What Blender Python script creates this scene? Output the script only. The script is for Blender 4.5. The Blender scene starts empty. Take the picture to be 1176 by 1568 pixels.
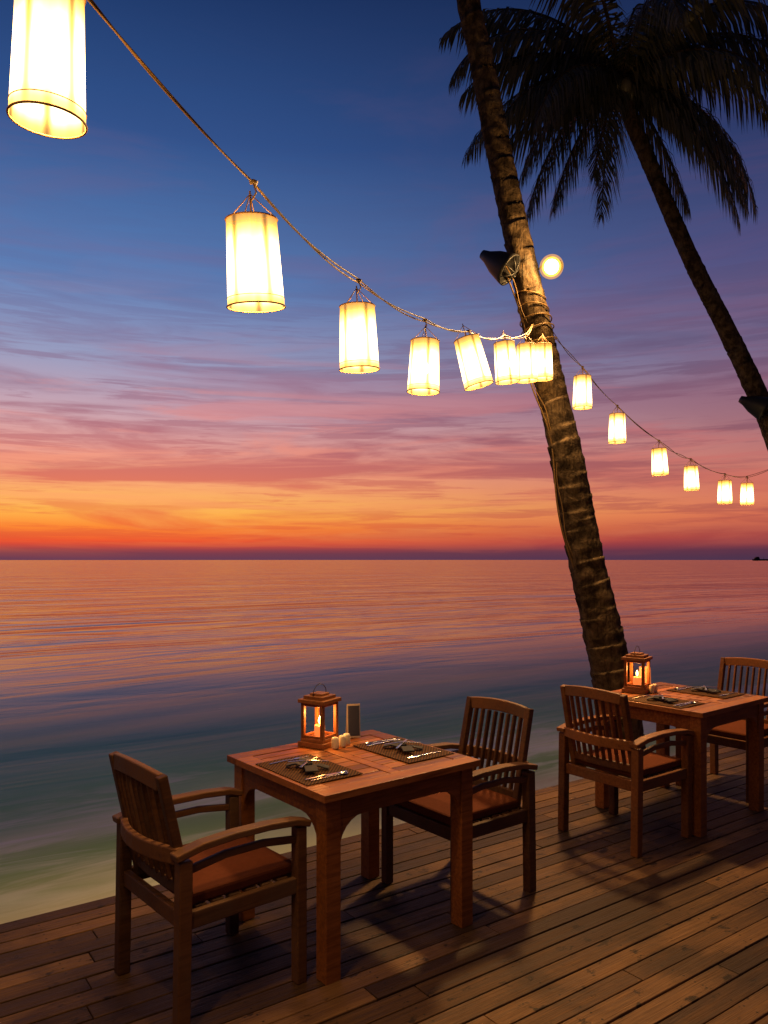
import bpy, bmesh, math, random
from mathutils import Vector, Matrix
random.seed(7)
R=math.radians
def lin(c):
    return tuple(((v/255)/12.92 if v/255<=.04045 else ((v/255+.055)/1.055)**2.4) for v in c)+(1,)
scene=bpy.context.scene
scene.view_settings.view_transform='Standard'
scene.view_settings.look='None'
scene.view_settings.exposure=0
COL=scene.collection
# ---------------------------------------------------------------- node helper
class NT:
    def __init__(s,tree): s.t=tree; s.n=tree.nodes; s.l=tree.links
    def new(s,typ,**kw):
        n=s.n.new(typ)
        for k,v in kw.items():
            if k.startswith('i_'): n.inputs[k[2:]].default_value=v
            else: setattr(n,k,v)
        return n
    def link(s,a,b): s.l.new(a,b)
    def val(s,sock,v):
        if isinstance(v,(int,float)): sock.default_value=v
        else: s.l.new(v,sock)
    def math(s,op,a,b=0.0,c=None,clamp=False):
        n=s.new('ShaderNodeMath',operation=op,use_clamp=clamp)
        s.val(n.inputs[0],a); s.val(n.inputs[1],b)
        if c is not None: s.val(n.inputs[2],c)
        return n.outputs[0]
    def rng(s,v,a,b,c=0.0,d=1.0,smooth=True):
        n=s.new('ShaderNodeMapRange',interpolation_type='SMOOTHSTEP' if smooth else 'LINEAR')
        s.val(n.inputs['Value'],v)
        n.inputs['From Min'].default_value=a; n.inputs['From Max'].default_value=b
        n.inputs['To Min'].default_value=c; n.inputs['To Max'].default_value=d
        return n.outputs['Result']
    def ramp(s,v,stops,interp='LINEAR'):
        n=s.new('ShaderNodeValToRGB'); cr=n.color_ramp; cr.interpolation=interp
        while len(cr.elements)<len(stops): cr.elements.new(0.5)
        for e,(p,c) in zip(cr.elements,stops): e.position=p; e.color=c
        s.val(n.inputs[0],v); return n.outputs[0]
    def mix(s,f,a,b,bt='MIX'):
        n=s.new('ShaderNodeMix',data_type='RGBA',blend_type=bt)
        s.val(n.inputs[0],f)
        for sock,v in ((n.inputs[6],a),(n.inputs[7],b)):
            if isinstance(v,tuple): sock.default_value=v
            else: s.l.new(v,sock)
        return n.outputs[2]
    def noise(s,vec,scale,detail=4,rough=.55,dist=0):
        n=s.new('ShaderNodeTexNoise'); n.inputs['Scale'].default_value=scale
        n.inputs['Detail'].default_value=detail; n.inputs['Roughness'].default_value=rough
        n.inputs['Distortion'].default_value=dist
        s.l.new(vec,n.inputs['Vector']); return n.outputs['Fac']
    def mapping(s,vec,scale=(1,1,1),rot=(0,0,0),loc=(0,0,0)):
        n=s.new('ShaderNodeMapping'); n.inputs['Scale'].default_value=scale
        n.inputs['Rotation'].default_value=rot; n.inputs['Location'].default_value=loc
        s.l.new(vec,n.inputs['Vector']); return n.outputs[0]
def mat(name):
    m=bpy.data.materials.new(name); m.use_nodes=True
    t=NT(m.node_tree); b=t.n['Principled BSDF']; return m,t,b
def simple(name,col,rough=.6,metal=0,noise_amt=.25,nscale=30,spec=.4):
    m,t,b=mat(name); tc=t.new('ShaderNodeTexCoord').outputs['Object']
    f=t.noise(tc,nscale)
    c2=tuple(v*(1-noise_amt) for v in col[:3])+(1,)
    t.link(t.mix(f,col[:3]+(1,),c2),b.inputs['Base Color'])
    b.inputs['Roughness'].default_value=rough; b.inputs['Metallic'].default_value=metal
    b.inputs['Specular IOR Level'].default_value=spec
    return m
def wood(name,c_dark,c_light,rough=.55,grain=(3,40,40),weather=0.0):
    m,t,b=mat(name)
    tc=t.new('ShaderNodeTexCoord').outputs['Object']
    geo=t.new('ShaderNodeNewGeometry')
    rnd=geo.outputs['Random Per Island']
    off=t.new('ShaderNodeVectorMath',operation='ADD'); t.link(tc,off.inputs[0])
    cb=t.new('ShaderNodeCombineXYZ'); t.link(t.math('MULTIPLY',rnd,9),cb.inputs[0]); t.link(t.math('MULTIPLY',rnd,5),cb.inputs[2])
    t.link(cb.outputs[0],off.inputs[1]); v=off.outputs[0]
    g=t.noise(t.mapping(v,grain),1.6,6,.65,.4)
    g2=t.noise(v,5,3)
    f=t.math('ADD',t.math('MULTIPLY',g,.75),t.math('MULTIPLY',rnd,.35))
    f=t.math('ADD',f,t.math('MULTIPLY',g2,.3))
    f=t.rng(f,.4,1.05)
    c=t.mix(f,c_dark,c_light)
    if weather:
        gr=tuple([.12,.08,.05,1])
        c=t.mix(t.math('MULTIPLY',t.rng(t.noise(v,3,5),.45,.7),weather),c,gr)
    t.link(c,b.inputs['Base Color'])
    t.link(t.rng(g,.3,.7,rough-.12,rough+.15),b.inputs['Roughness'])
    bp=t.new('ShaderNodeBump'); bp.inputs['Strength'].default_value=.3; bp.inputs['Distance'].default_value=.003
    t.link(g,bp.inputs['Height']); t.link(bp.outputs[0],b.inputs['Normal'])
    b.inputs['Specular IOR Level'].default_value=.22
    return m
# ---------------------------------------------------------------- mesh helpers
def box(bm,c,s,M=None,mi=0):
    ps=[]
    for dx in(-.5,.5):
        for dy in(-.5,.5):
            for dz in(-.5,.5):
                p=Vector((dx*s[0],dy*s[1],dz*s[2]))
                if M: p=M@p
                ps.append(bm.verts.new(p+Vector(c)))
    for f in((0,1,3,2),(4,6,7,5),(0,4,5,1),(2,3,7,6),(0,2,6,4),(1,5,7,3)):
        bm.faces.new([ps[i] for i in f]).material_index=mi
def beam(bm,p0,p1,w,h,up=(0,0,1),mi=0,ext=0):
    p0=Vector(p0);p1=Vector(p1);d=(p1-p0);L=d.length;x=d.normalized()
    y=Vector(up).cross(x)
    if y.length<1e-4: y=Vector((1,0,0)).cross(x)
    y.normalize(); z=x.cross(y)
    M=Matrix((x,y,z)).transposed()
    box(bm,(p0+p1)/2,(L+ext,w,h),M,mi)
def sweep(bm,pts,w,h,up=(0,0,1),mi=0):
    pts=[Vector(p) for p in pts]; rings=[]
    for i,p in enumerate(pts):
        d=(pts[min(i+1,len(pts)-1)]-pts[max(i-1,0)]).normalized()
        y=Vector(up).cross(d).normalized(); z=d.cross(y)
        rings.append([bm.verts.new(p+y*a*w/2+z*b*h/2) for a,b in((-1,-1),(1,-1),(1,1),(-1,1))])
    for a,b in zip(rings,rings[1:]):
        for k in range(4): bm.faces.new((a[k],a[(k+1)%4],b[(k+1)%4],b[k])).material_index=mi
    bm.faces.new(rings[0][::-1]).material_index=mi; bm.faces.new(rings[-1]).material_index=mi
def tube(bm,pts,rad,n=8,mi=0,cap=True,smooth=True):
    pts=[Vector(p) for p in pts]; rings=[]
    up=Vector((0,0,1))
    for i,p in enumerate(pts):
        d=(pts[min(i+1,len(pts)-1)]-pts[max(i-1,0)]).normalized()
        ref=Vector((0,1,0)) if abs(d.z)>.8 else up
        y=ref.cross(d).normalized(); z=d.cross(y)
        r=rad[i] if isinstance(rad,(list,tuple)) else rad
        rings.append([bm.verts.new(p+(y*math.cos(2*math.pi*k/n)+z*math.sin(2*math.pi*k/n))*r) for k in range(n)])
    for a,b in zip(rings,rings[1:]):
        for k in range(n):
            f=bm.faces.new((a[k],a[(k+1)%n],b[(k+1)%n],b[k])); f.material_index=mi; f.smooth=smooth
    if cap:
        bm.faces.new(rings[0][::-1]).material_index=mi; bm.faces.new(rings[-1]).material_index=mi
def lathe(bm,prof,n=24,mi=0,M=None,c=(0,0,0)):
    rings=[]
    for r,z in prof:
        ring=[]
        for k in range(n):
            p=Vector((r*math.cos(2*math.pi*k/n),r*math.sin(2*math.pi*k/n),z))
            if M: p=M@p
            ring.append(bm.verts.new(p+Vector(c)))
        rings.append(ring)
    for a,b in zip(rings,rings[1:]):
        for k in range(n):
            f=bm.faces.new((a[k],a[(k+1)%n],b[(k+1)%n],b[k])); f.material_index=mi; f.smooth=True
def mk(bm,name,mats,parent=None,loc=(0,0,0),rot=(0,0,0),bevel=0):
    bmesh.ops.recalc_face_normals(bm,faces=bm.faces) if bevel else None
    me=bpy.data.meshes.new(name); bm.to_mesh(me); bm.free()
    for m in mats: me.materials.append(m)
    return place(me,name,parent,loc,rot,bevel)
def place(me,name,parent=None,loc=(0,0,0),rot=(0,0,0),bevel=0):
    o=bpy.data.objects.new(name,me); COL.objects.link(o)
    o.location=loc; o.rotation_euler=rot
    if parent: o.parent=parent
    if bevel:
        b=o.modifiers.new('bevel','BEVEL'); b.width=bevel; b.segments=2; b.limit_method='ANGLE'
    return o
def empty(name,loc=(0,0,0),rot=(0,0,0)):
    o=bpy.data.objects.new(name,None); COL.objects.link(o); o.location=loc; o.rotation_euler=rot
    o.empty_display_size=.2; return o
# ---------------------------------------------------------------- camera
cam=bpy.data.cameras.new('camera'); co=bpy.data.objects.new('camera',cam); COL.objects.link(co)
co.location=(0,0,1.66); co.rotation_euler=(R(90),0,0)
cam.sensor_fit='HORIZONTAL'; cam.sensor_width=24; cam.lens=24; cam.shift_y=.062
cam.clip_start=.05; cam.clip_end=9000
scene.camera=co
# ---------------------------------------------------------------- sky
w=bpy.data.worlds.new('World'); scene.world=w; w.use_nodes=True
t=NT(w.node_tree); bg=t.n['Background']
gen=t.new('ShaderNodeTexCoord').outputs['Generated']
sp=t.new('ShaderNodeSeparateXYZ'); t.link(gen,sp.inputs[0]); X,Y,Z=sp.outputs
def st(l): return [(p,lin(c)) for p,c in l]
Zc=t.math('MAXIMUM',Z,0.0)
left=t.ramp(Zc,st([(0,(104,62,84)),(.010,(122,62,76)),(.022,(236,80,48)),(.040,(252,136,52)),(.062,(255,186,80)),(.090,(251,170,108)),(.130,(234,158,142)),(.180,(200,164,176)),(.240,(152,156,190)),(.33,(90,126,182)),(.47,(48,82,140)),(.60,(24,50,98)),(1,(10,20,50))]))
right=t.ramp(Zc,st([(0,(72,50,76)),(.012,(84,50,72)),(.028,(164,70,70)),(.055,(216,110,84)),(.100,(208,120,104)),(.165,(162,112,122)),(.24,(114,98,132)),(.34,(70,72,120)),(.47,(37,48,92)),(.60,(17,28,62)),(1,(8,14,36))]))
az=t.rng(X,-.36,.58)
clear=t.mix(az,left,right)
def cloud(sc,rot,loc,nscale,det,dist,lo,hi,rough=.58):
    v=t.mapping(gen,sc,rot,loc); return t.rng(t.noise(v,nscale,det,rough,dist),lo,hi)
m1=cloud((1.3,1.3,13),(0,R(4),0),(3.1,.4,0),1.7,8,.6,.46,.62)
m2=cloud((2.0,2.0,34),(0,R(2),0),(7.1,2.4,1),2.3,7,.35,.47,.60,.64)
m3=cloud((1.1,1.1,6.5),(0,R(9),0),(11.3,5.4,2),1.6,7,1.2,.47,.66)
m4=cloud((1.5,1.5,19),(0,R(5),0),(1.3,9.4,5),1.9,8,.6,.48,.62)
cl=t.math('MAXIMUM',m1,t.math('MULTIPLY',m2,.75))
win=t.ramp(Zc,[(0,(.1,)*3+(1,)),(.035,(.6,)*3+(1,)),(.09,(.82,)*3+(1,)),(.2,(.9,)*3+(1,)),(.27,(.55,)*3+(1,)),(.36,(.12,)*3+(1,)),(.7,(0,)*3+(1,))])
cf=t.math('MULTIPLY',cl,win)
ccolL=t.ramp(Zc,st([(0,(90,50,80)),(.02,(200,60,54)),(.045,(236,92,54)),(.09,(222,104,86)),(.14,(188,102,108)),(.2,(150,106,130)),(.3,(104,98,144)),(.5,(52,66,112)),(1,(20,28,60))]))
ccolR=t.ramp(Zc,st([(0,(60,40,72)),(.03,(146,60,68)),(.09,(150,76,82)),(.16,(116,72,94)),(.25,(86,68,102)),(.4,(52,52,90)),(1,(14,18,44))]))
cc=t.mix(az,ccolL,ccolR)
sky=t.mix(cf,clear,cc)
hot=t.mix(az,t.ramp(Zc,st([(0,(230,90,60)),(.05,(255,176,84)),(.1,(252,156,116)),(.17,(228,148,144)),(.26,(166,136,162)),(1,(20,28,60))])),
          t.ramp(Zc,st([(0,(150,66,74)),(.06,(218,110,84)),(.14,(190,106,108)),(.25,(128,90,122)),(1,(14,18,44))])))
winh=t.ramp(Zc,[(0,(0,0,0,1)),(.04,(.5,)*3+(1,)),(.1,(.8,)*3+(1,)),(.2,(.8,)*3+(1,)),(.27,(.25,)*3+(1,)),(.36,(0,)*3+(1,))])
sky=t.mix(t.math('MULTIPLY',m4,winh),sky,hot)
win3=t.ramp(Zc,[(0,(0,0,0,1)),(.12,(.1,)*3+(1,)),(.2,(.45,)*3+(1,)),(.33,(.42,)*3+(1,)),(.48,(.3,)*3+(1,)),(.7,(0,)*3+(1,))])
veil=t.mix(az,t.ramp(Zc,st([(0,(200,120,110)),(.2,(180,130,150)),(.35,(112,104,150)),(.6,(52,62,108))])),t.ramp(Zc,st([(0,(160,90,90)),(.2,(134,84,108)),(.35,(96,74,116)),(.6,(40,40,78))])))
sky=t.mix(t.math('MULTIPLY',m3,win3),sky,veil)
back=t.rng(Y,-.35,.45)
east=t.ramp(Zc,st([(0,(60,46,60)),(.2,(52,48,72)),(.6,(22,30,54)),(1,(10,16,38))]))
sky=t.mix(back,east,sky)
below=t.rng(Z,-.02,0.0)
sky=t.mix(below,(.03,.025,.035,1),sky)
nish=t.new('ShaderNodeTexSky'); nish.sky_type='NISHITA'; nish.sun_disc=False
nish.sun_elevation=R(-3); nish.sun_rotation=R(-20)
add=t.new('ShaderNodeVectorMath',operation='MULTIPLY_ADD')
t.link(nish.outputs[0],add.inputs[0]); add.inputs[1].default_value=(.03,.03,.03); t.link(sky,add.inputs[2])
t.link(add.outputs[0],bg.inputs['Color']); bg.inputs['Strength'].default_value=1.0
# ---------------------------------------------------------------- materials
teak=wood('teak_wood',(.11,.030,.006,1),(.42,.150,.036,1),.45,weather=.12)
teak_old=wood('weathered_teak',(.05,.022,.010,1),(.18,.078,.030,1),.6,weather=.5)
lan_wood=wood('lantern_wood',(.16,.055,.016,1),(.38,.15,.05,1),.5)
cushion=simple('cushion_fabric',(.15,.042,.017),.9,0,.4,60,.1)
metal=simple('steel',(.5,.5,.5),.25,1,.1)
dark=simple('black_plastic',(.02,.02,.022),.45)
cream=simple('cream_glass',(.7,.62,.45),.3,0,.1)
cardm=simple('card_paper',(.022,.028,.06),.7,0,.15,30,.2)
cardw=simple('card_border',(.30,.28,.27),.7,0,.1,30,.2)
napkin=simple('napkin_cloth',(.035,.03,.033),.8,0,.3)
cablem=simple('cable_rubber',(.20,.115,.035),.55,0,.3)
ringm=simple('bamboo_ring',(.35,.18,.05),.6)
matm,t,b=mat('woven_mat'); tc=t.new('ShaderNodeTexCoord').outputs['Object']
ck=t.new('ShaderNodeTexChecker'); ck.inputs['Scale'].default_value=110; t.link(tc,ck.inputs['Vector'])
ck.inputs['Color1'].default_value=(.012,.008,.006,1); ck.inputs['Color2'].default_value=(.13,.058,.022,1)
t.link(ck.outputs[0],b.inputs['Base Color']); b.inputs['Roughness'].default_value=.8; b.inputs['Specular IOR Level'].default_value=.08
# deck wood
deckm,t,b=mat('deck_boards'); tc=t.new('ShaderNodeTexCoord').outputs['Object']
rnd=t.new('ShaderNodeNewGeometry').outputs['Random Per Island']
off=t.new('ShaderNodeVectorMath',operation='ADD'); t.link(tc,off.inputs[0])
cb=t.new('ShaderNodeCombineXYZ'); t.link(t.math('MULTIPLY',rnd,37),cb.inputs[0]); t.link(cb.outputs[0],off.inputs[1])
v=off.outputs[0]
g=t.noise(t.mapping(v,(1.2,34,8)),1.5,7,.7,.5)
fine=t.noise(t.mapping(v,(4,160,8)),1.0,3,.6)
st_=t.noise(tc,1.6,5,.6,.6); st2=t.noise(t.mapping(v,(3,5,1)),2.2,4,.7)
big=t.noise(tc,.7,3,.5,.4)
f=t.math('ADD',t.math('MULTIPLY',g,.6),t.math('MULTIPLY',rnd,.4))
c=t.mix(t.rng(f,.25,.85),(.045,.021,.009,1),(.28,.145,.058,1))
c=t.mix(t.math('MULTIPLY',t.rng(st_,.40,.64),.7),c,(.038,.022,.012,1))
c=t.mix(t.math('MULTIPLY',t.rng(st2,.58,.66),.9),c,(.014,.009,.005,1))
c=t.mix(t.math('MULTIPLY',t.rng(fine,.3,.7),.5),c,(.028,.016,.009,1))
c=t.mix(t.math('MULTIPLY',t.rng(big,.45,.7),.35),c,(.03,.018,.010,1))
sx=t.new('ShaderNodeSeparateXYZ'); t.link(tc,sx.inputs[0])
px=t.math('ABSOLUTE',t.math('SUBTRACT',t.math('FLOORED_MODULO',sx.outputs[0],.5),.25))
py=t.math('ABSOLUTE',t.math('SUBTRACT',t.math('ABSOLUTE',t.math('SUBTRACT',t.math('FLOORED_MODULO',t.math('SUBTRACT',3.87,sx.outputs[1]),.10),.0475)),.025))
d2=t.math('SQRT',t.math('ADD',t.math('MULTIPLY',px,px),t.math('MULTIPLY',py,py)))
c=t.mix(t.rng(d2,.0035,.006,.85,0),c,(.012,.01,.008,1))
t.link(c,b.inputs['Base Color'])
t.link(t.rng(g,.3,.75,.5,.75),b.inputs['Roughness']); b.inputs['Specular IOR Level'].default_value=.2
bp=t.new('ShaderNodeBump'); bp.inputs['Strength'].default_value=.8; bp.inputs['Distance'].default_value=.007
t.link(t.math('ADD',g,t.math('MULTIPLY',fine,.6)),bp.inputs['Height']); t.link(bp.outputs[0],b.inputs['Normal'])
# bark
bark,t,b=mat('palm_bark'); tc=t.new('ShaderNodeTexCoord').outputs['Object']
n=t.noise(tc,9,6,.65,.4); n_=t.noise(t.mapping(tc,(30,30,4)),1,4,.6)
c=t.mix(t.rng(n,.35,.65),(.028,.019,.012,1),(.13,.09,.052,1))
c=t.mix(t.rng(n_,.5,.7,0,.7),c,(.022,.015,.010,1))
lich=t.noise(tc,3.2,4,.7); c=t.mix(t.rng(lich,.58,.68,0,.4),c,(.14,.12,.09,1))
t.link(c,b.inputs['Base Color']); b.inputs['Roughness'].default_value=.95; b.inputs['Specular IOR Level'].default_value=.08
bp=t.new('ShaderNodeBump'); bp.inputs['Strength'].default_value=1; bp.inputs['Distance'].default_value=.025
t.link(t.math('ADD',n,n_),bp.inputs['Height']); t.link(bp.outputs[0],b.inputs['Normal'])
leaf,t,b=mat('palm_leaf'); rnd=t.new('ShaderNodeNewGeometry').outputs['Random Per Island']
t.link(t.mix(rnd,(.035,.042,.022,1),(.16,.15,.10,1)),b.inputs['Base Color']); b.inputs['Roughness'].default_value=.4
b.inputs['Specular IOR Level'].default_value=.5
# sand
sand,t,b=mat('sand'); tc=t.new('ShaderNodeTexCoord').outputs['Object']
n=t.noise(tc,1.2,6,.6)
t.link(t.mix(n,(.42,.34,.24,1),(.26,.20,.14,1)),b.inputs['Base Color']); b.inputs['Roughness'].default_value=.85
bp=t.new('ShaderNodeBump'); bp.inputs['Strength'].default_value=.5; bp.inputs['Distance'].default_value=.05
t.link(t.noise(tc,6,5),bp.inputs['Height']); t.link(bp.outputs[0],b.inputs['Normal'])
# sea  (object local x = along the shore, y = distance seaward)
sea,t,b=mat('sea_water'); tc=t.new('ShaderNodeTexCoord').outputs['Object']
s2=t.new('ShaderNodeSeparateXYZ'); t.link(tc,s2.inputs[0])
wob=t.noise(t.mapping(tc,(.14,.45,1)),1,4,.5,.5)
ww=t.math('ADD',s2.outputs[1],t.math('MULTIPLY',t.math('SUBTRACT',wob,.5),3.0))
base=t.ramp(t.math('DIVIDE',ww,40),[(0,(.70,.62,.46,1)),(.155,(.66,.62,.44,1)),(.182,(.30,.52,.20,1)),(.200,(.72,.84,.50,1)),(.222,(.22,.62,.30,1)),(.27,(.14,.64,.42,1)),(.38,(.12,.58,.50,1)),(.50,(.12,.32,.36,1)),(.68,(.08,.09,.14,1)),(1,(.05,.04,.07,1))])
fo=t.noise(t.mapping(tc,(.26,1.8,1)),1.3,7,.66,.8)
fm=t.math('MULTIPLY',t.rng(fo,.44,.64),t.ramp(t.math('DIVIDE',ww,40),[(0,(.35,)*3+(1,)),(.165,(.4,)*3+(1,)),(.19,(1,)*3+(1,)),(.212,(.8,)*3+(1,)),(.235,(.15,)*3+(1,)),(.33,(.10,)*3+(1,)),(.5,(0,0,0,1))]))
base=t.mix(t.math('MULTIPLY',fm,.85),base,(.92,.94,.82,1))
# breaking crest: narrow foam line that wanders along the shore
cr=t.math('ABSOLUTE',t.math('SUBTRACT',ww,8.0))
crest=t.math('MULTIPLY',t.rng(cr,.05,.45,1,0),t.rng(fo,.35,.58,.25,1))
base=t.mix(t.math('MULTIPLY',crest,.85),base,(.95,.97,.85,1))
t.link(base,b.inputs['Base Color'])
t.link(t.rng(ww,6,22,.40,.11),b.inputs['Roughness'])
t.link(t.rng(ww,10,26,1.10,1.33),b.inputs['IOR'])
w1=t.noise(t.mapping(tc,(.026,.075,1)),1,3,.5,.7)
w2=t.noise(t.mapping(tc,(.08,.36,1)),1,4,.5,.8)
w3=t.noise(t.mapping(tc,(.8,2.6,1)),1,3,.5,.5)
h=t.math('ADD',t.math('MULTIPLY',w1,.55),t.math('MULTIPLY',w2,.17))
h=t.math('ADD',h,t.math('MULTIPLY',w3,.006))
bp=t.new('ShaderNodeBump'); bp.inputs['Distance'].default_value=1.0
t.link(t.rng(s2.outputs[1],8,26,.45,1.0),bp.inputs['Strength'])
t.link(h,bp.inputs['Height']); t.link(bp.outputs[0],b.inputs['Normal'])
# ---------------------------------------------------------------- ground, sea
ROT=math.atan2(.581,.814)
bm=bmesh.new()
ys=[-4000,-60,-10,0,2,3.5,4.5,5.5,6.5,8,10,14,20,40,100,4500]
zs=[-.7,-.7,-.7,-.7,-.7,-.72,-.8,-.94,-1.1,-1.3,-1.6,-2.1,-3,-6,-15,-60]
xs=[-4500,-200,-60,-20]+[i for i in range(-16,30,2)]+[60,200,4500]
rows=[[bm.verts.new((x,y,z+(random.uniform(-.03,.03) if abs(x)<60 else 0))) for x in xs] for y,z in zip(ys,zs)]
for a,c_ in zip(rows,rows[1:]):
    for i in range(len(xs)-1):
        f=bm.faces.new((a[i],a[i+1],c_[i+1],c_[i])); f.smooth=True
mk(bm,'ground',[sand],rot=(0,0,ROT))
bm=bmesh.new()
bm.faces.new([bm.verts.new(p) for p in((-5000,4.7,0),(5000,4.7,0),(5000,5000,0),(-5000,5000,0))])
mk(bm,'sea',[sea],loc=(0,0,-1.02),rot=(0,0,ROT))
# ---------------------------------------------------------------- deck
bm=bmesh.new(); pitch=.10
for i in range(80):
    y=3.87-.0475-i*pitch
    x=-9-random.random()*3
    while x<14:
        L=random.uniform(2.4,4.2)
        dz=random.uniform(-.002,.002)
        M=Matrix.Rotation(random.uniform(-.0007,.0007),3,'Z')@Matrix.Rotation(random.uniform(-.012,.012),3,'X')
        box(bm,(x+L/2,y,-.0125+dz),(L-.004,.093,.025),M)
        x+=L
deck=empty('wooden_deck',rot=(0,0,ROT))
mk(bm,'boards',[deckm],parent=deck,bevel=.003)
bm=bmesh.new()
box(bm,(2.5,3.845,-.10),(23,.035,.14))
for i in range(46): box(bm,(-8.75+i*.5,-.2,-.09),(.05,8.0,.11))
for i in range(9):
    for yy in(3.6,1.2,-1.2,-3.6):
        box(bm,(-8.6+i*2.75,yy,-.62),(.12,.12,.95))
mk(bm,'joists_and_posts',[teak_old],parent=deck,bevel=.004)
# ---------------------------------------------------------------- chair
def arc(p0,p1,off,n=8):
    p0=Vector(p0);p1=Vector(p1);off=Vector(off)
    return [p0.lerp(p1,i/n)+off*(1-(2*i/n-1)**2) for i in range(n+1)]
def chair_meshes():
    bm=bmesh.new()
    for sy in(-1,1):
        y=.26*sy
        beam(bm,(.245,y,0),(.245,y,.612),.048,.045,(1,0,0))
        beam(bm,(-.255,y,0),(-.245,y,.60),.048,.05,(1,0,0))
        sweep(bm,[(-.285,y,.618),(-.18,y,.640),(-.05,y,.648),(.10,y,.646),(.22,y,.636),(.285,y,.618)],.058,.026)
        sweep(bm,[(-.24,y,.560),(-.08,y,.584),(.08,y,.584),(.225,y,.564)],.022,.028)
        box(bm,(0,y,.385),(.46,.028,.062))
    box(bm,(.245,0,.385),(.028,.475,.062)); box(bm,(-.245,0,.385),(.028,.475,.062))
    for i in range(6): box(bm,(-.17+i*.07,0,.412),(.05,.49,.014))
    sweep(bm,arc((-.255,-.24,.612),(-.255,.24,.612),(-.055,0,0)),.028,.058)
    def bp_(y,z):
        k=(z-.40)/.5
        return Vector((-.195-.110*k-.015*(1-(y/.235)**2),y,z))
    for sy in(-1,1):
        sweep(bm,[bp_(.215*sy,.40),bp_(.214*sy,.6),bp_(.213*sy,.75),bp_(.212*sy,.90)],.036,.034,(0,1,0))
    sweep(bm,[bp_(-.195+.39*i/8,.872+.012*(1-(i/4-1)**2)) for i in range(9)],.026,.062)
    sweep(bm,[bp_(-.20+.40*i/8,.47) for i in range(9)],.024,.045)
    for i in range(8):
        y=-.160+.32*i/7
        sweep(bm,[bp_(y,.485),bp_(y,.65),bp_(y,.85)],.027,.013,(0,1,0))
    me=bpy.data.meshes.new('chair_frame'); bmesh.ops.recalc_face_normals(bm,faces=bm.faces); bm.to_mesh(me); bm.free()
    bm=bmesh.new()
    box(bm,(.02,0,.440),(.46,.47,.045))
    bmesh.ops.subdivide_edges(bm,edges=bm.edges,cuts=3,use_grid_fill=True)
    for v_ in bm.verts:
        kx=1-((v_.co.x-.02)/.23)**2; ky=1-(v_.co.y/.235)**2
        if v_.co.z>.448: v_.co.z+=.010*max(kx,0)**.5*max(ky,0)**.5
    me2=bpy.data.meshes.new('seat_cushion'); bm.to_mesh(me2); bm.free(); me2.materials.append(cushion)
    return me,me2
cf_,cc_=chair_meshes()
cf_old=cf_.copy(); cf_.materials.append(teak); cf_old.materials.append(teak_old)
cf_mid=cf_.copy(); cf_mid.materials.clear(); cf_mid.materials.append(wood('aged_teak',(.07,.024,.008,1),(.27,.10,.030,1),.5,weather=.3))
U=R(90-51)
def chair(x,y,ang,me=None):
    e=empty('dining_armchair',(x,y,0),(0,0,ang))
    place(me,'frame',e,bevel=.005)
    c=place(cc_,'seat_cushion',e,bevel=.014)
chair(-.690,3.06,U+R(2),cf_old)
chair(.37,3.90,U+math.pi-R(1),cf_old)
chair(1.46,4.66,U-R(2),cf_mid)
chair(2.53,5.60,U+math.pi,cf_mid)
# ---------------------------------------------------------------- tables
def table_mesh():
    bm=bmesh.new(); LX,LY=.86,.80
    tz=.735
    fw=.085
    for s in(-1,1):
        box(bm,(0,s*(LY/2-fw/2),tz),(LX,fw,.03))
        box(bm,(s*(LX/2-fw/2),0,tz),(fw,LY-2*fw-.003,.03))
    ix=LX-2*fw-.004; iy=LY-2*fw-.004
    n=9; p=iy/n
    for i in range(n):
        y=-iy/2+p*(i+.5)
        for s in(-1,1): box(bm,(s*(ix/4+.014),y,tz-.001),(ix/2-.032,p-.007,.027))
    box(bm,(0,0,tz),(.052,iy,.028))
    for sx in(-1,1):
        for sy in(-1,1):
            box(bm,(sx*(LX/2-.06),sy*(LY/2-.06),.36),(.07,.07,.72))
    ax=LX/2-.045; ay=LY/2-.045
    for s in(-1,1):
        box(bm,(0,s*ay,.677),(LX-.19,.026,.085)); box(bm,(s*ax,0,.677),(.026,LY-.19,.085))
    def bracket(org,dx,thick):
        o=Vector(org); dx=Vector(dx); th=Vector(thick)
        r=.13; pts=[(0,0),(r,0)]
        for i in range(1,6):
            a=math.pi/2*i/6
            pts.append((r*(1-math.sin(a))*.92+.0,-r*(1-math.cos(a))))
        pts.append((0,-r))
        A=[bm.verts.new(o+dx*a+Vector((0,0,b_))+th*.011) for a,b_ in pts]
        B=[bm.verts.new(o+dx*a+Vector((0,0,b_))-th*.011) for a,b_ in pts]
        bm.faces.new(A); bm.faces.new(B[::-1])
        for i in range(len(pts)):
            j=(i+1)%len(pts); bm.faces.new((A[i],B[i],B[j],A[j]))
    for sx in(-1,1):
        for sy in(-1,1):
            bracket((sx*(LX/2-.0955),sy*ay,.634),(-sx,0,0),(0,1,0))
            bracket((sx*ax,sy*(LY/2-.0955),.634),(0,-sy,0),(1,0,0))
    me=bpy.data.meshes.new('table_frame'); bmesh.ops.recalc_face_normals(bm,faces=bm.faces); bm.to_mesh(me); bm.free(); me.materials.append(teak); return me
tm=table_mesh()
flame,t,b=mat('candle_flame'); b.inputs['Emission Color'].default_value=(1,.42,.09,1); b.inputs['Emission Strength'].default_value=16
glass,t,b=mat('amber_glass'); b.inputs['Base Color'].default_value=(.8,.3,.12,1); b.inputs['Roughness'].default_value=.4
b.inputs['Emission Color'].default_value=(1,.24,.05,1); b.inputs['Emission Strength'].default_value=.8
def L2W(T,x,y,z): return T.matrix_world@Vector((x,y,z))
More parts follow.
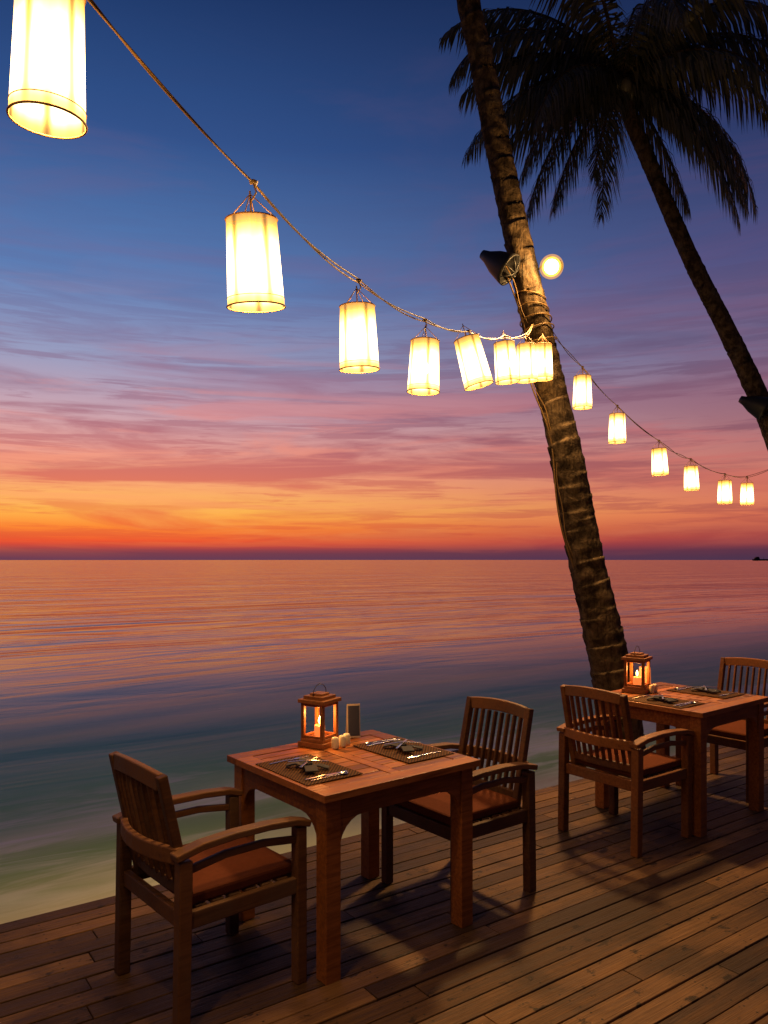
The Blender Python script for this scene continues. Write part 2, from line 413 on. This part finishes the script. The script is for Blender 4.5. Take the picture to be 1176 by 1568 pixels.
def point(name,loc,energy,col,r,parent=None):
    l=bpy.data.lights.new(name,'POINT'); l.energy=energy; l.color=col; l.shadow_soft_size=r
    o=bpy.data.objects.new(name,l); COL.objects.link(o); o.location=loc
    if parent: o.parent=parent
    return o
def wood_lantern(x,y,z,rot,s=1):
    e=empty('candle_lantern',(x,y,z),(0,0,rot)); e.scale=(s,s,s)
    bm=bmesh.new(); h=.065
    box(bm,(0,0,.012),(.155,.155,.024)); box(bm,(0,0,.032),(.135,.135,.016))
    for a in(-1,1):
        for c in(-1,1): box(bm,(a*.057,c*.057,.125),(.018,.018,.172))
    for a in(-1,1):
        box(bm,(a*.057,0,.203),(.012,.098,.014)); box(bm,(0,a*.057,.203),(.098,.012,.014))
        box(bm,(a*.057,0,.048),(.010,.098,.012)); box(bm,(0,a*.057,.048),(.098,.010,.012))
    box(bm,(0,0,.220),(.155,.155,.018)); box(bm,(0,0,.237),(.115,.115,.016)); box(bm,(0,0,.250),(.07,.07,.012))
    mk(bm,'frame',[lan_wood],e,bevel=.002)
    bm=bmesh.new()
    tube(bm,[(-.055,0,.238),(-.052,0,.27),(-.03,0,.292),(0,0,.30),(.03,0,.292),(.052,0,.27),(.055,0,.238)],.002,6)
    mk(bm,'handle',[dark],e)
    bm=bmesh.new(); lathe(bm,[(0,.04),(.026,.04),(.026,.095),(.022,.098),(0,.096)],20); mk(bm,'candle',[glass],e)
    bm=bmesh.new(); lathe(bm,[(0,.10),(.006,.108),(.009,.118),(.004,.134),(0,.142)],12); mk(bm,'flame',[flame],e)
    point('candle_light',(0,0,.15),2.8,(1,.38,.09),.012,e)
def shakers(T,lst):
    for x,y in lst:
        p=L2W(T,x,y,.75); bm=bmesh.new()
        lathe(bm,[(0,0),(.017,0),(.018,.006),(.018,.044),(.015,.052),(.008,.055),(0,.055)],20)
        mk(bm,'salt_shaker',[cream],loc=p)
def place_setting(T,x,y,flip=0):
    e=empty('place_setting',L2W(T,x,y,.7505),(0,0,U+flip))
    bm=bmesh.new(); box(bm,(0,0,.002),(.28,.42,.003)); mk(bm,'placemat',[matm],e)
    bm=bmesh.new()
    for sgn in(-1,1):
        pts=[(0,0,.012),(.05*sgn*.4,.05*sgn,.026),(.045*sgn,.10*sgn,.018)]
        sweep(bm,pts,.055,.008)
        sweep(bm,[(0,0,.012),(-.03*sgn,.045*sgn,.022),(-.06*sgn,.075*sgn,.012)],.04,.007)
    box(bm,(0,0,.02),(.03,.03,.018))
    mk(bm,'napkin',[napkin],e,bevel=.003)
    bm=bmesh.new()
    sweep(bm,[(-.10,.155,.006),(-.02,.155,.009),(.03,.155,.007)],.007,.003)
    box(bm,(.045,.155,.008),(.032,.020,.0025))
    for k in range(4): box(bm,(.08,.1475+k*.005,.009),(.042,.0028,.002))
    sweep(bm,[(-.11,-.15,.006),(-.01,-.15,.008)],.012,.006); sweep(bm,[(-.01,-.15,.007),(.06,-.152,.007),(.10,-.149,.007)],.017,.002)
    sweep(bm,[(-.10,-.175,.006),(0,-.175,.009),(.05,-.175,.007)],.006,.003)
    lathe(bm,[(0,0),(.012,.001),(.018,.005)],16,c=(.068,-.175,.006))
    sweep(bm,[(-.07,-.05,.030),(.0,0,.034),(.08,.05,.028)],.010,.003)
    sweep(bm,[(-.07,.05,.033),(.0,0,.038),(.08,-.04,.030)],.009,.003)
    mk(bm,'cutlery',[metal],e,bevel=.0006)
def table(x,y,rot):
    e=empty('dining_table',(x,y,0),(0,0,rot)); place(tm,'frame',e,bevel=.004)
    bpy.context.view_layer.update(); return e
T1=table(-.146,3.535,U)
place_setting(T1,-.27,-.04); place_setting(T1,.27,-.04,math.pi)
wood_lantern(*L2W(T1,.02,.295,.75),U+R(20))
shakers(T1,[(.035,.185),(.085,.195),(.125,.215)])
bm=bmesh.new()
beam(bm,(0,-.014,0),(0,0,.170),.068,.0025,(0,1,0),mi=1); beam(bm,(0,.032,0),(0,.004,.168),.068,.0025,(0,1,0),mi=1)
beam(bm,(0,-.0165,.010),(0,-.0035,.160),.058,.0015,(0,1,0),mi=0)
mk(bm,'menu_card',[cardm,cardw],loc=L2W(T1,.245,.32,.751),rot=(0,0,R(14)))
T2=table(1.97,5.13,U)
place_setting(T2,-.27,-.04); place_setting(T2,.27,-.04,math.pi)
wood_lantern(*L2W(T2,-.07,.27,.75),U+R(15),1.05)
shakers(T2,[(-.03,.18),(.01,.185)])
bm=bmesh.new(); lathe(bm,[(0,0),(.04,0),(.042,.01),(.038,.15),(.036,.15),(.038,.012)],24)
mk(bm,'candle_glass',[glass],loc=L2W(T2,.095,.315,.75))
# ---------------------------------------------------------------- hanging lanterns
shade,t,b=mat('lantern_paper'); tc=t.new('ShaderNodeTexCoord').outputs['Object']
s3=t.new('ShaderNodeSeparateXYZ'); t.link(tc,s3.inputs[0])
a=t.math('ARCTAN2',s3.outputs[1],s3.outputs[0])
st1=t.math('ABSOLUTE',t.math('SINE',t.math('MULTIPLY',a,2.5)))
rib=t.rng(st1,.0,.45,1,0)
wr=t.noise(t.mapping(tc,(10,10,2)),1.5,2)
zz=t.rng(s3.outputs[2],-.31,0,0,1,False)
stv=t.ramp(zz,[(0,(.15,)*3+(1,)),(.09,(.32,)*3+(1,)),(.20,(.85,)*3+(1,)),(.5,(1,)*3+(1,)),(.74,(.6,)*3+(1,)),(.90,(.20,)*3+(1,)),(1,(.09,)*3+(1,))])
stv=t.math('MULTIPLY',stv,t.math('SUBTRACT',1,t.math('MULTIPLY',rib,.68)))
stv=t.math('MULTIPLY',stv,t.rng(wr,.3,.7,.85,1.1))
col=t.ramp(stv,[(0,(1,.40,.05,1)),(.25,(1,.52,.11,1)),(.6,(1,.66,.23,1)),(1,(1,.76,.38,1))])
em=t.new('ShaderNodeEmission'); t.link(col,em.inputs[0]); t.link(t.math('MULTIPLY',stv,10.5),em.inputs[1])
tr=t.new('ShaderNodeBsdfTransparent'); tr.inputs[0].default_value=(1,.8,.5,1)
mx=t.new('ShaderNodeMixShader'); mx.inputs[0].default_value=.80; t.link(tr.outputs[0],mx.inputs[1]); t.link(em.outputs[0],mx.inputs[2])
t.link(mx.outputs[0],t.n['Material Output'].inputs['Surface'])
bulbm,t,b=mat('bulb'); b.inputs['Emission Color'].default_value=(1,.78,.45,1); b.inputs['Emission Strength'].default_value=25
LH=.30
def lantern_meshes():
    bm=bmesh.new(); lathe(bm,[(.078,0),(.082,-LH*.4),(.089,-LH)],36); m1=bpy.data.meshes.new('shade'); bm.to_mesh(m1); bm.free(); m1.materials.append(shade)
    bm=bmesh.new()
    for r,z in((.0795,-.002),(.0905,-LH+.002),(.0893,-LH+.030)):
        pts=[(r*math.cos(k*math.pi/18),r*math.sin(k*math.pi/18),z) for k in range(37)]
        tube(bm,pts,.0028 if z!=-LH+.03 else .0012,6,cap=False)
    for k in range(4):
        an=k*math.pi/2+.5; tube(bm,[(.078*math.cos(an),.078*math.sin(an),0),(0,0,.085)],.0018,5)
    for k in range(2):
        an=k*math.pi/2+.3; tube(bm,[(.078*math.cos(an),.078*math.sin(an),0),(-.078*math.cos(an),-.078*math.sin(an),0)],.0018,5)
    tube(bm,[(0,0,.095),(0,0,0),(0,0,-.07)],.003,6); lathe(bm,[(.001,-.06),(.014,-.062),(.016,-.11),(.01,-.12)],12)
    m2=bpy.data.meshes.new('hanger_frame'); bm.to_mesh(m2); bm.free(); m2.materials.append(ringm)
    bm=bmesh.new(); lathe(bm,[(.012,-.12),(.026,-.145),(.03,-.165),(.022,-.188),(.0,-.196)],16)
    m3=bpy.data.meshes.new('bulb'); bm.to_mesh(m3); bm.free(); m3.materials.append(bulbm)
    return m1,m2,m3
lm=lantern_meshes()
def hang(x,y,z,tx=0,ty=0,power=24,sz=1.0):
    e=empty('hanging_lantern',(x,y,z))
    e.rotation_euler=(Matrix.Rotation(R(tx),3,'X')@Matrix.Rotation(R(ty),3,'Y')@Matrix.Rotation(random.random()*6,3,'Z')).to_euler()
    s=random.uniform(.98,1.03); e.scale=(s,s,s*sz)
    for m_,n_ in zip(lm,('shade','hanger_frame','bulb')): place(m_,n_,e)
    point('bulb_light',(0,0,-.20),power,(1,.54,.18),.04,e)
L=[(-.825,1.9,3.069,4,3,),(-.423,2.45,2.745,8,-2),(-.122,3.5,2.815,4,-2),(.227,4.25,2.87,0,2),(.521,4.85,3.055,0,-15),
   (.915,5.85,3.31,0,-5),(1.166,6.3,3.42,0,-2),(1.36,6.58,3.50,0,0),
   (1.912,7.4,3.427,0,0),(2.46,8.1,3.196,0,0),(3.078,8.6,2.903,0,-3),(3.756,9.4,2.803,0,-2),(4.526,10.2,2.709,0,0),(5.01,10.6,2.714,0,0),
   (-1.10,1.15,3.12,0,3),(-1.40,.25,3.20,0,-2),(-1.75,-.6,3.35,0,2)]
for i,l in enumerate(L):
    hang(*l,power=(36 if i in(0,1,2,14,15,16) else 18 if i<8 else 9),sz={1:.88,2:.94,3:.95,0:1.04}.get(i,1.0))
def smooth_path(pts,n=10,sag=0):
    out=[]; P=[Vector(p) for p in pts]
    for i in range(len(P)-1):
        for k in range(n):
            s=k/n; p=P[i].lerp(P[i+1],s); p.z-=sag*4*s*(1-s)*(P[i+1]-P[i]).length; out.append(p)
    out.append(P[-1]); return out
def cable(pts,name,sag=.03,r=.0034,amp=.006):
    bm=bmesh.new(); path=smooth_path(pts,24,sag)
    for ph in(0,math.pi):
        q=[]; acc=0
        for i,p in enumerate(path):
            if i: acc+=(p-path[i-1]).length
            am=amp*(1.1+.9*math.sin(acc*2.3+1)); an=acc*5.5+1.6*math.sin(acc*1.7)
            q.append(p+Vector((math.cos(an+ph)*am*.6,0,math.sin(an+ph)*am)))
        tube(bm,q,r,6)
    for p in pts[1:-1]:
        p=Vector(p); tube(bm,[p+Vector((-.012,0,.002)),p+Vector((0,0,.004)),p+Vector((.012,0,-.002))],.008,7)
        tube(bm,[p,p+Vector((.01,0,-.03)),p+Vector((-.006,.004,-.055))],.003,5)
    return mk(bm,name,[cablem])
cable([(-2.1,-1.4,3.75),(-1.745,-.6,3.44),(-1.40,.25,3.29),(-1.10,1.15,3.21),(-.815,1.9,3.155),(-.417,2.45,2.862),(-.115,3.5,2.93),(.227,4.25,2.985),(.535,4.85,3.10),(.92,5.85,3.36),(1.165,6.3,3.50),(1.30,6.72,3.72)],'string_light_cable')
cable([(1.45,6.82,3.74),(1.912,7.4,3.516),(2.46,8.1,3.283),(3.078,8.6,2.992),(3.756,9.4,2.89),(4.526,10.2,2.797),(5.01,10.6,2.802),(5.68,10.88,3.05)],'string_light_cable')
# ---------------------------------------------------------------- palms
def catmull(P,n):
    P=[Vector(p) for p in P]; out=[]
    for i in range(len(P)-1):
        a=P[max(i-1,0)];b_=P[i];c=P[i+1];d=P[min(i+2,len(P)-1)]
        for k in range(n):
            s=k/n
            out.append(.5*((2*b_)+(c-a)*s+(2*a-5*b_+4*c-d)*s*s+(3*b_-a-3*c+d)*s**3))
    out.append(P[-1]); return out
def trunk(pts,rads,parent,step=.025,nseg=28):
    path=catmull([p for p in pts],24)
    cum=[0]
    for a,b_ in zip(path,path[1:]): cum.append(cum[-1]+(b_-a).length)
    tot=cum[-1]; N=int(tot/step); bm=bmesh.new(); rings=[]
    segc=[0]
    for i in range(len(pts)-1): segc.append(cum[(i+1)*24])
    j=0; ringlen=.13; ringstart=0; tilt=0; amp=.05
    for i in range(N+1):
        s=tot*i/N
        while j<len(cum)-2 and cum[j+1]<s: j+=1
        u=(s-cum[j])/max(cum[j+1]-cum[j],1e-6); p=path[j].lerp(path[j+1],u); d=(path[j+1]-path[j]).normalized()
        k=max(q for q in range(len(segc)) if segc[q]<=s+1e-6); k=min(k,len(segc)-2)
        uu=(s-segc[k])/(segc[k+1]-segc[k]); r=rads[k]*(1-uu)+rads[k+1]*uu
        if s-ringstart>ringlen: ringstart=s; ringlen=random.uniform(.06,.14); amp=random.uniform(.03,.085)
        saw=(s-ringstart)/ringlen
        y=Vector((0,1,0)); x=y.cross(d).normalized(); y=d.cross(x)
        ring=[]
        for q in range(nseg):
            an=2*math.pi*q/nseg
            lump=.03*math.sin(3*an+s*1.3)+.025*math.sin(5*an-s*2.1)+random.uniform(-.02,.02)
            rr=r*(1+amp*(saw**1.5)-.02+lump+.03*math.sin(an*2+ringstart*40)*saw)
            ring.append(bm.verts.new(p+(x*math.cos(an)+y*math.sin(an))*rr+d*.025*math.sin(an+ringstart*31)))
        rings.append(ring)
    for a,b_ in zip(rings,rings[1:]):
        for q in range(nseg):
            f=bm.faces.new((a[q],a[(q+1)%nseg],b_[(q+1)%nseg],b_[q])); f.smooth=True
    bm.faces.new(rings[-1])
    return mk(bm,'trunk',[bark],parent)
def frond(bm,c,az,elev,Lf,droop,seed,side=0.0,ll=.80):
    rnd=random.Random(seed)
    h=Vector((math.cos(az),math.sin(az),0)); d0=h*math.cos(elev)+Vector((0,0,math.sin(elev)))
    sidev=Vector((-h.y,h.x,0))
    P=[]; N=58; p=Vector(c); d=d0.copy(); ds=Lf/N
    for i in range(N+1):
        P.append(p.copy()); t_=i/N
        d=(d+Vector((0,0,-1))*droop*ds*(.35+1.3*t_)+sidev*side*ds).normalized(); p=p+d*ds
    tube(bm,P,[.028*(1-i/N)**.8+.004 for i in range(N+1)],5,mi=0)
    for i in range(4,N+1):
        t_=i/N; fw=(P[min(i+1,N)]-P[i-1]).normalized()
        s_=fw.cross(Vector((0,0,1)))
        if s_.length<.05: s_=sidev.copy()
        s_.normalize(); upv=s_.cross(fw)
        for sg in(-1,1):
            for rep in range(2):
                if rnd.random()<.05: continue
                l=ll*(math.sin(math.pi*min(1,.12+t_*.84))**.6)*rnd.uniform(.78,1.12)
                base=P[i].lerp(P[i-1],rep*.5+rnd.uniform(-.1,.1))
                dd=(s_*sg*rnd.uniform(.4,.75)+fw*(.35+.5*t_)+upv*rnd.uniform(-.15,.15)+Vector((0,0,-rnd.uniform(.35,.9)))).normalized()
                d2=(dd+Vector((0,0,-rnd.uniform(.9,1.8)))).normalized()
                p1=base+dd*l*.42; p2=p1+d2*l*.58
                wv=fw*(.019*rnd.uniform(.8,1.3))
                a=bm.verts.new(base-wv*.5); b_=bm.verts.new(base+wv*.5); c_=bm.verts.new(p1+wv); e_=bm.verts.new(p1-wv); g_=bm.verts.new(p2)
                bm.faces.new((a,b_,c_,e_)).material_index=1; bm.faces.new((e_,c_,g_)).material_index=1
def crown(c,fr,parent):
    bm=bmesh.new()
    for i,f in enumerate(fr): frond(bm,c,*f,seed=100+i)
    mk(bm,'fronds',[bark,leaf],parent)
    bm=bmesh.new()
    for i in range(9):
        an=i*.7; cc=Vector(c)+Vector((math.cos(an)*.17,math.sin(an)*.17,-.22-.06*(i%3)))
        lathe(bm,[(.001,-.12),(.06,-.09),(.09,0),(.07,.08),(.001,.12)],10,c=cc)
    mk(bm,'coconuts',[leaf],parent)
P1=[(2.35,6.95,-1.3),(2.20,6.92,-.75),(2.09,6.9,.35),(1.93,6.9,1.15),(1.80,6.9,1.75),(1.64,6.9,2.6),(1.50,6.9,3.2),(1.373,6.9,3.76),(1.245,6.9,4.34),(1.11,6.9,4.95),(.98,6.88,5.55),(.86,6.85,6.15),(.72,6.8,6.75),(.50,6.7,8.2),(.42,6.6,10.2)]
R1=[.30,.235,.190,.168,.155,.143,.132,.125,.120,.116,.110,.105,.10,.095,.09]
palm=empty('coconut_palm'); trunk(P1,R1,palm)
fr=[(k*2*math.pi/16+random.uniform(-.1,.1),R(random.uniform(5,65)),random.uniform(3,3.6),random.uniform(.35,.6)) for k in range(16)]
crown(Vector((.42,6.6,10.25)),fr,palm)
bm=bmesh.new(); q=[]
for i,p in enumerate(catmull(P1[3:9],10)):
    q.append(p+Vector((-.155+.03*math.sin(i*.35)-.01*(i>40),-.06,0)))
tube(bm,q,.008,6); tube(bm,[p+Vector((.025+.012*math.sin(i),-.02,0)) for i,p in enumerate(q)],.005,6)
for zc,rr in((3.72,.142),(3.80,.14),(3.9,.138),(3.62,.146),(4.02,.135)):
    xc=1.373-(zc-3.76)*.22
    tube(bm,[(xc+rr*math.cos(k*math.pi/12),6.9+rr*math.sin(k*math.pi/12),zc+.03*math.sin(k*math.pi/12+zc*9)) for k in range(25)],.006,5,cap=False)
mk(bm,'trunk_cable',[cablem],palm)
palm2=empty('coconut_palm')
P2=[(7.0,11,-1.3),(6.55,11,0),(6.15,11,1.5),(5.80,11,2.8),(5.5,11,3.69),(5.25,11,4.25),(4.88,11,5.0),(4.41,11,5.93),(3.85,11,7.24),(3.55,11,7.95),(3.42,11,8.45)]
R2=[.24,.18,.155,.145,.14,.135,.125,.115,.105,.11,.13]
trunk(P2,R2,palm2,.04,20)
# (azimuth from +x, elevation, length, droop)
F2=[(R(182),R(24),2.5,.62),(R(192),R(0),2.4,.65),(R(170),R(52),3.0,.60),(R(203),R(-25),2.5,.55),(R(202),R(-52),2.4,.35),
    (R(4),R(24),2.7,.70),(R(-8),R(50),2.9,.75),(R(10),R(-2),2.7,.70),(R(-12),R(-20),2.9,.65),(R(-25),R(-38),2.9,.50),
    (R(225),R(-62),1.9,.3),(R(100),R(45),3.0,.5),(R(80),R(10),2.9,.5),(R(135),R(30),3.1,.5),(R(45),R(35),3.0,.5),
    (R(270),R(20),2.6,.72),(R(310),R(40),2.9,.70),(R(235),R(48),3.0,.65),(R(60),R(65),3.0,.45),(R(20),R(72),3.0,.6),
    (R(222),R(-8),2.6,.6),(R(320),R(5),2.7,.65),(R(195),R(68),3.0,.65),(R(352),R(-58),2.2,.3),(R(186),R(38),2.9,.75),(R(176),R(-10),2.3,.6),(R(0),R(36),3.0,.6),
    (R(205),R(-38),2.9,.45),(R(-18),R(-30),2.8,.55)]
crown(Vector((3.38,11,8.62)),F2,palm2)
# ---------------------------------------------------------------- floodlights
def flood(loc,axis,s=1.0,mount=(0,0,0)):
    e=empty('floodlight',loc)
    ax=Vector(axis).normalized(); M=ax.to_track_quat('Z','Y').to_matrix()
    bm=bmesh.new()
    lathe(bm,[(.001,-.16*s),(.035*s,-.155*s),(.05*s,-.10*s),(.09*s,-.02*s),(.125*s,.10*s),(.13*s,.13*s),(.12*s,.13*s),(.11*s,.09*s),(.03*s,-.06*s),(.001,-.06*s)],24,M=M)
    for k in range(4):
        an=k*math.pi/4
        tube(bm,[M@Vector((.125*s*math.cos(an)*q,.125*s*math.sin(an)*q,.13*s+.05*s*(1-q*q))) for q in(-1,-.6,-.2,.2,.6,1)],.004*s,5)
    tube(bm,[M@Vector((0,0,-.15*s)),Vector(mount)*.6+Vector((0,0,-.04)),Vector(mount)],.014*s,8)
    mk(bm,'housing',[dark],e)
    return e
flood((1.00,6.78,4.28),(.75,-.35,-.60),s=1.1,mount=(.22,.08,-.10))
flood((5.20,10.8,3.84),(.8,-.3,-.45),s=1.3,mount=(.25,.15,-.10))
fl=flood((1.50,6.84,4.30),(.10,-.65,-.75),s=.6,mount=(-.19,.06,0))
fb,t,b=mat('flood_bulb'); b.inputs['Emission Color'].default_value=(1,.85,.45,1); b.inputs['Emission Strength'].default_value=30
def glow_shell(name,f,col,s):
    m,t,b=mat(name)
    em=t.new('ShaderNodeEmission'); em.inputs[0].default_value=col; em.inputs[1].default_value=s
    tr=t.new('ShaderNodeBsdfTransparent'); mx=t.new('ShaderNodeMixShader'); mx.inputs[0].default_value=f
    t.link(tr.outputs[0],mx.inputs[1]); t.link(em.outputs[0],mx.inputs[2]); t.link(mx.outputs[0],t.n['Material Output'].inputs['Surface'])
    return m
for nm,rr,m_ in(('lamp',.064,fb),('lamp_glow_inner',.084,glow_shell('flood_glow_inner',.65,(1,.55,.09,1),2.2)),('lamp_glow_outer',.104,glow_shell('flood_glow_outer',.22,(1,.45,.05,1),1.6))):  # two see-through emissive shells added around the lamp to imitate its glow
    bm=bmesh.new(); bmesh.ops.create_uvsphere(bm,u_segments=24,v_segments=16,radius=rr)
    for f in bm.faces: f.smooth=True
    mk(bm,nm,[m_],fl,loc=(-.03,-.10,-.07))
sl=bpy.data.lights.new('flood_light','SPOT'); sl.energy=720; sl.color=(1,.56,.21); sl.shadow_soft_size=.18; sl.spot_size=R(118); sl.spot_blend=.6
so=bpy.data.objects.new('flood_light',sl); COL.objects.link(so); so.parent=fl; so.location=(-.02,-.30,-.20)
so.rotation_euler=Vector((-.12,-.62,-.72)).to_track_quat('-Z','Y').to_euler()
point('flood_spill',(-.03,-.26,-.10),60,(1,.55,.18),.05,fl)
# ---------------------------------------------------------------- distant ship
sh=empty('distant_ship',(985,2000,-1.0))
bm=bmesh.new()
A=[bm.verts.new(p) for p in[(-24,-3,0),(20,-3,0),(24,0,0),(20,3,0),(-24,3,0)]]; B=[bm.verts.new(p) for p in[(-25,-4,4),(20,-4,4),(28,0,5),(20,4,4),(-25,4,4)]]
bm.faces.new(A[::-1]); bm.faces.new(B)
for i in range(5): bm.faces.new((A[i],A[(i+1)%5],B[(i+1)%5],B[i]))
box(bm,(-14,0,6),(12,6,4)); box(bm,(-13,0,9),(7,5,2.2)); tube(bm,[(4,0,4),(4,0,9)],.4,6)
mk(bm,'hull',[dark],sh)
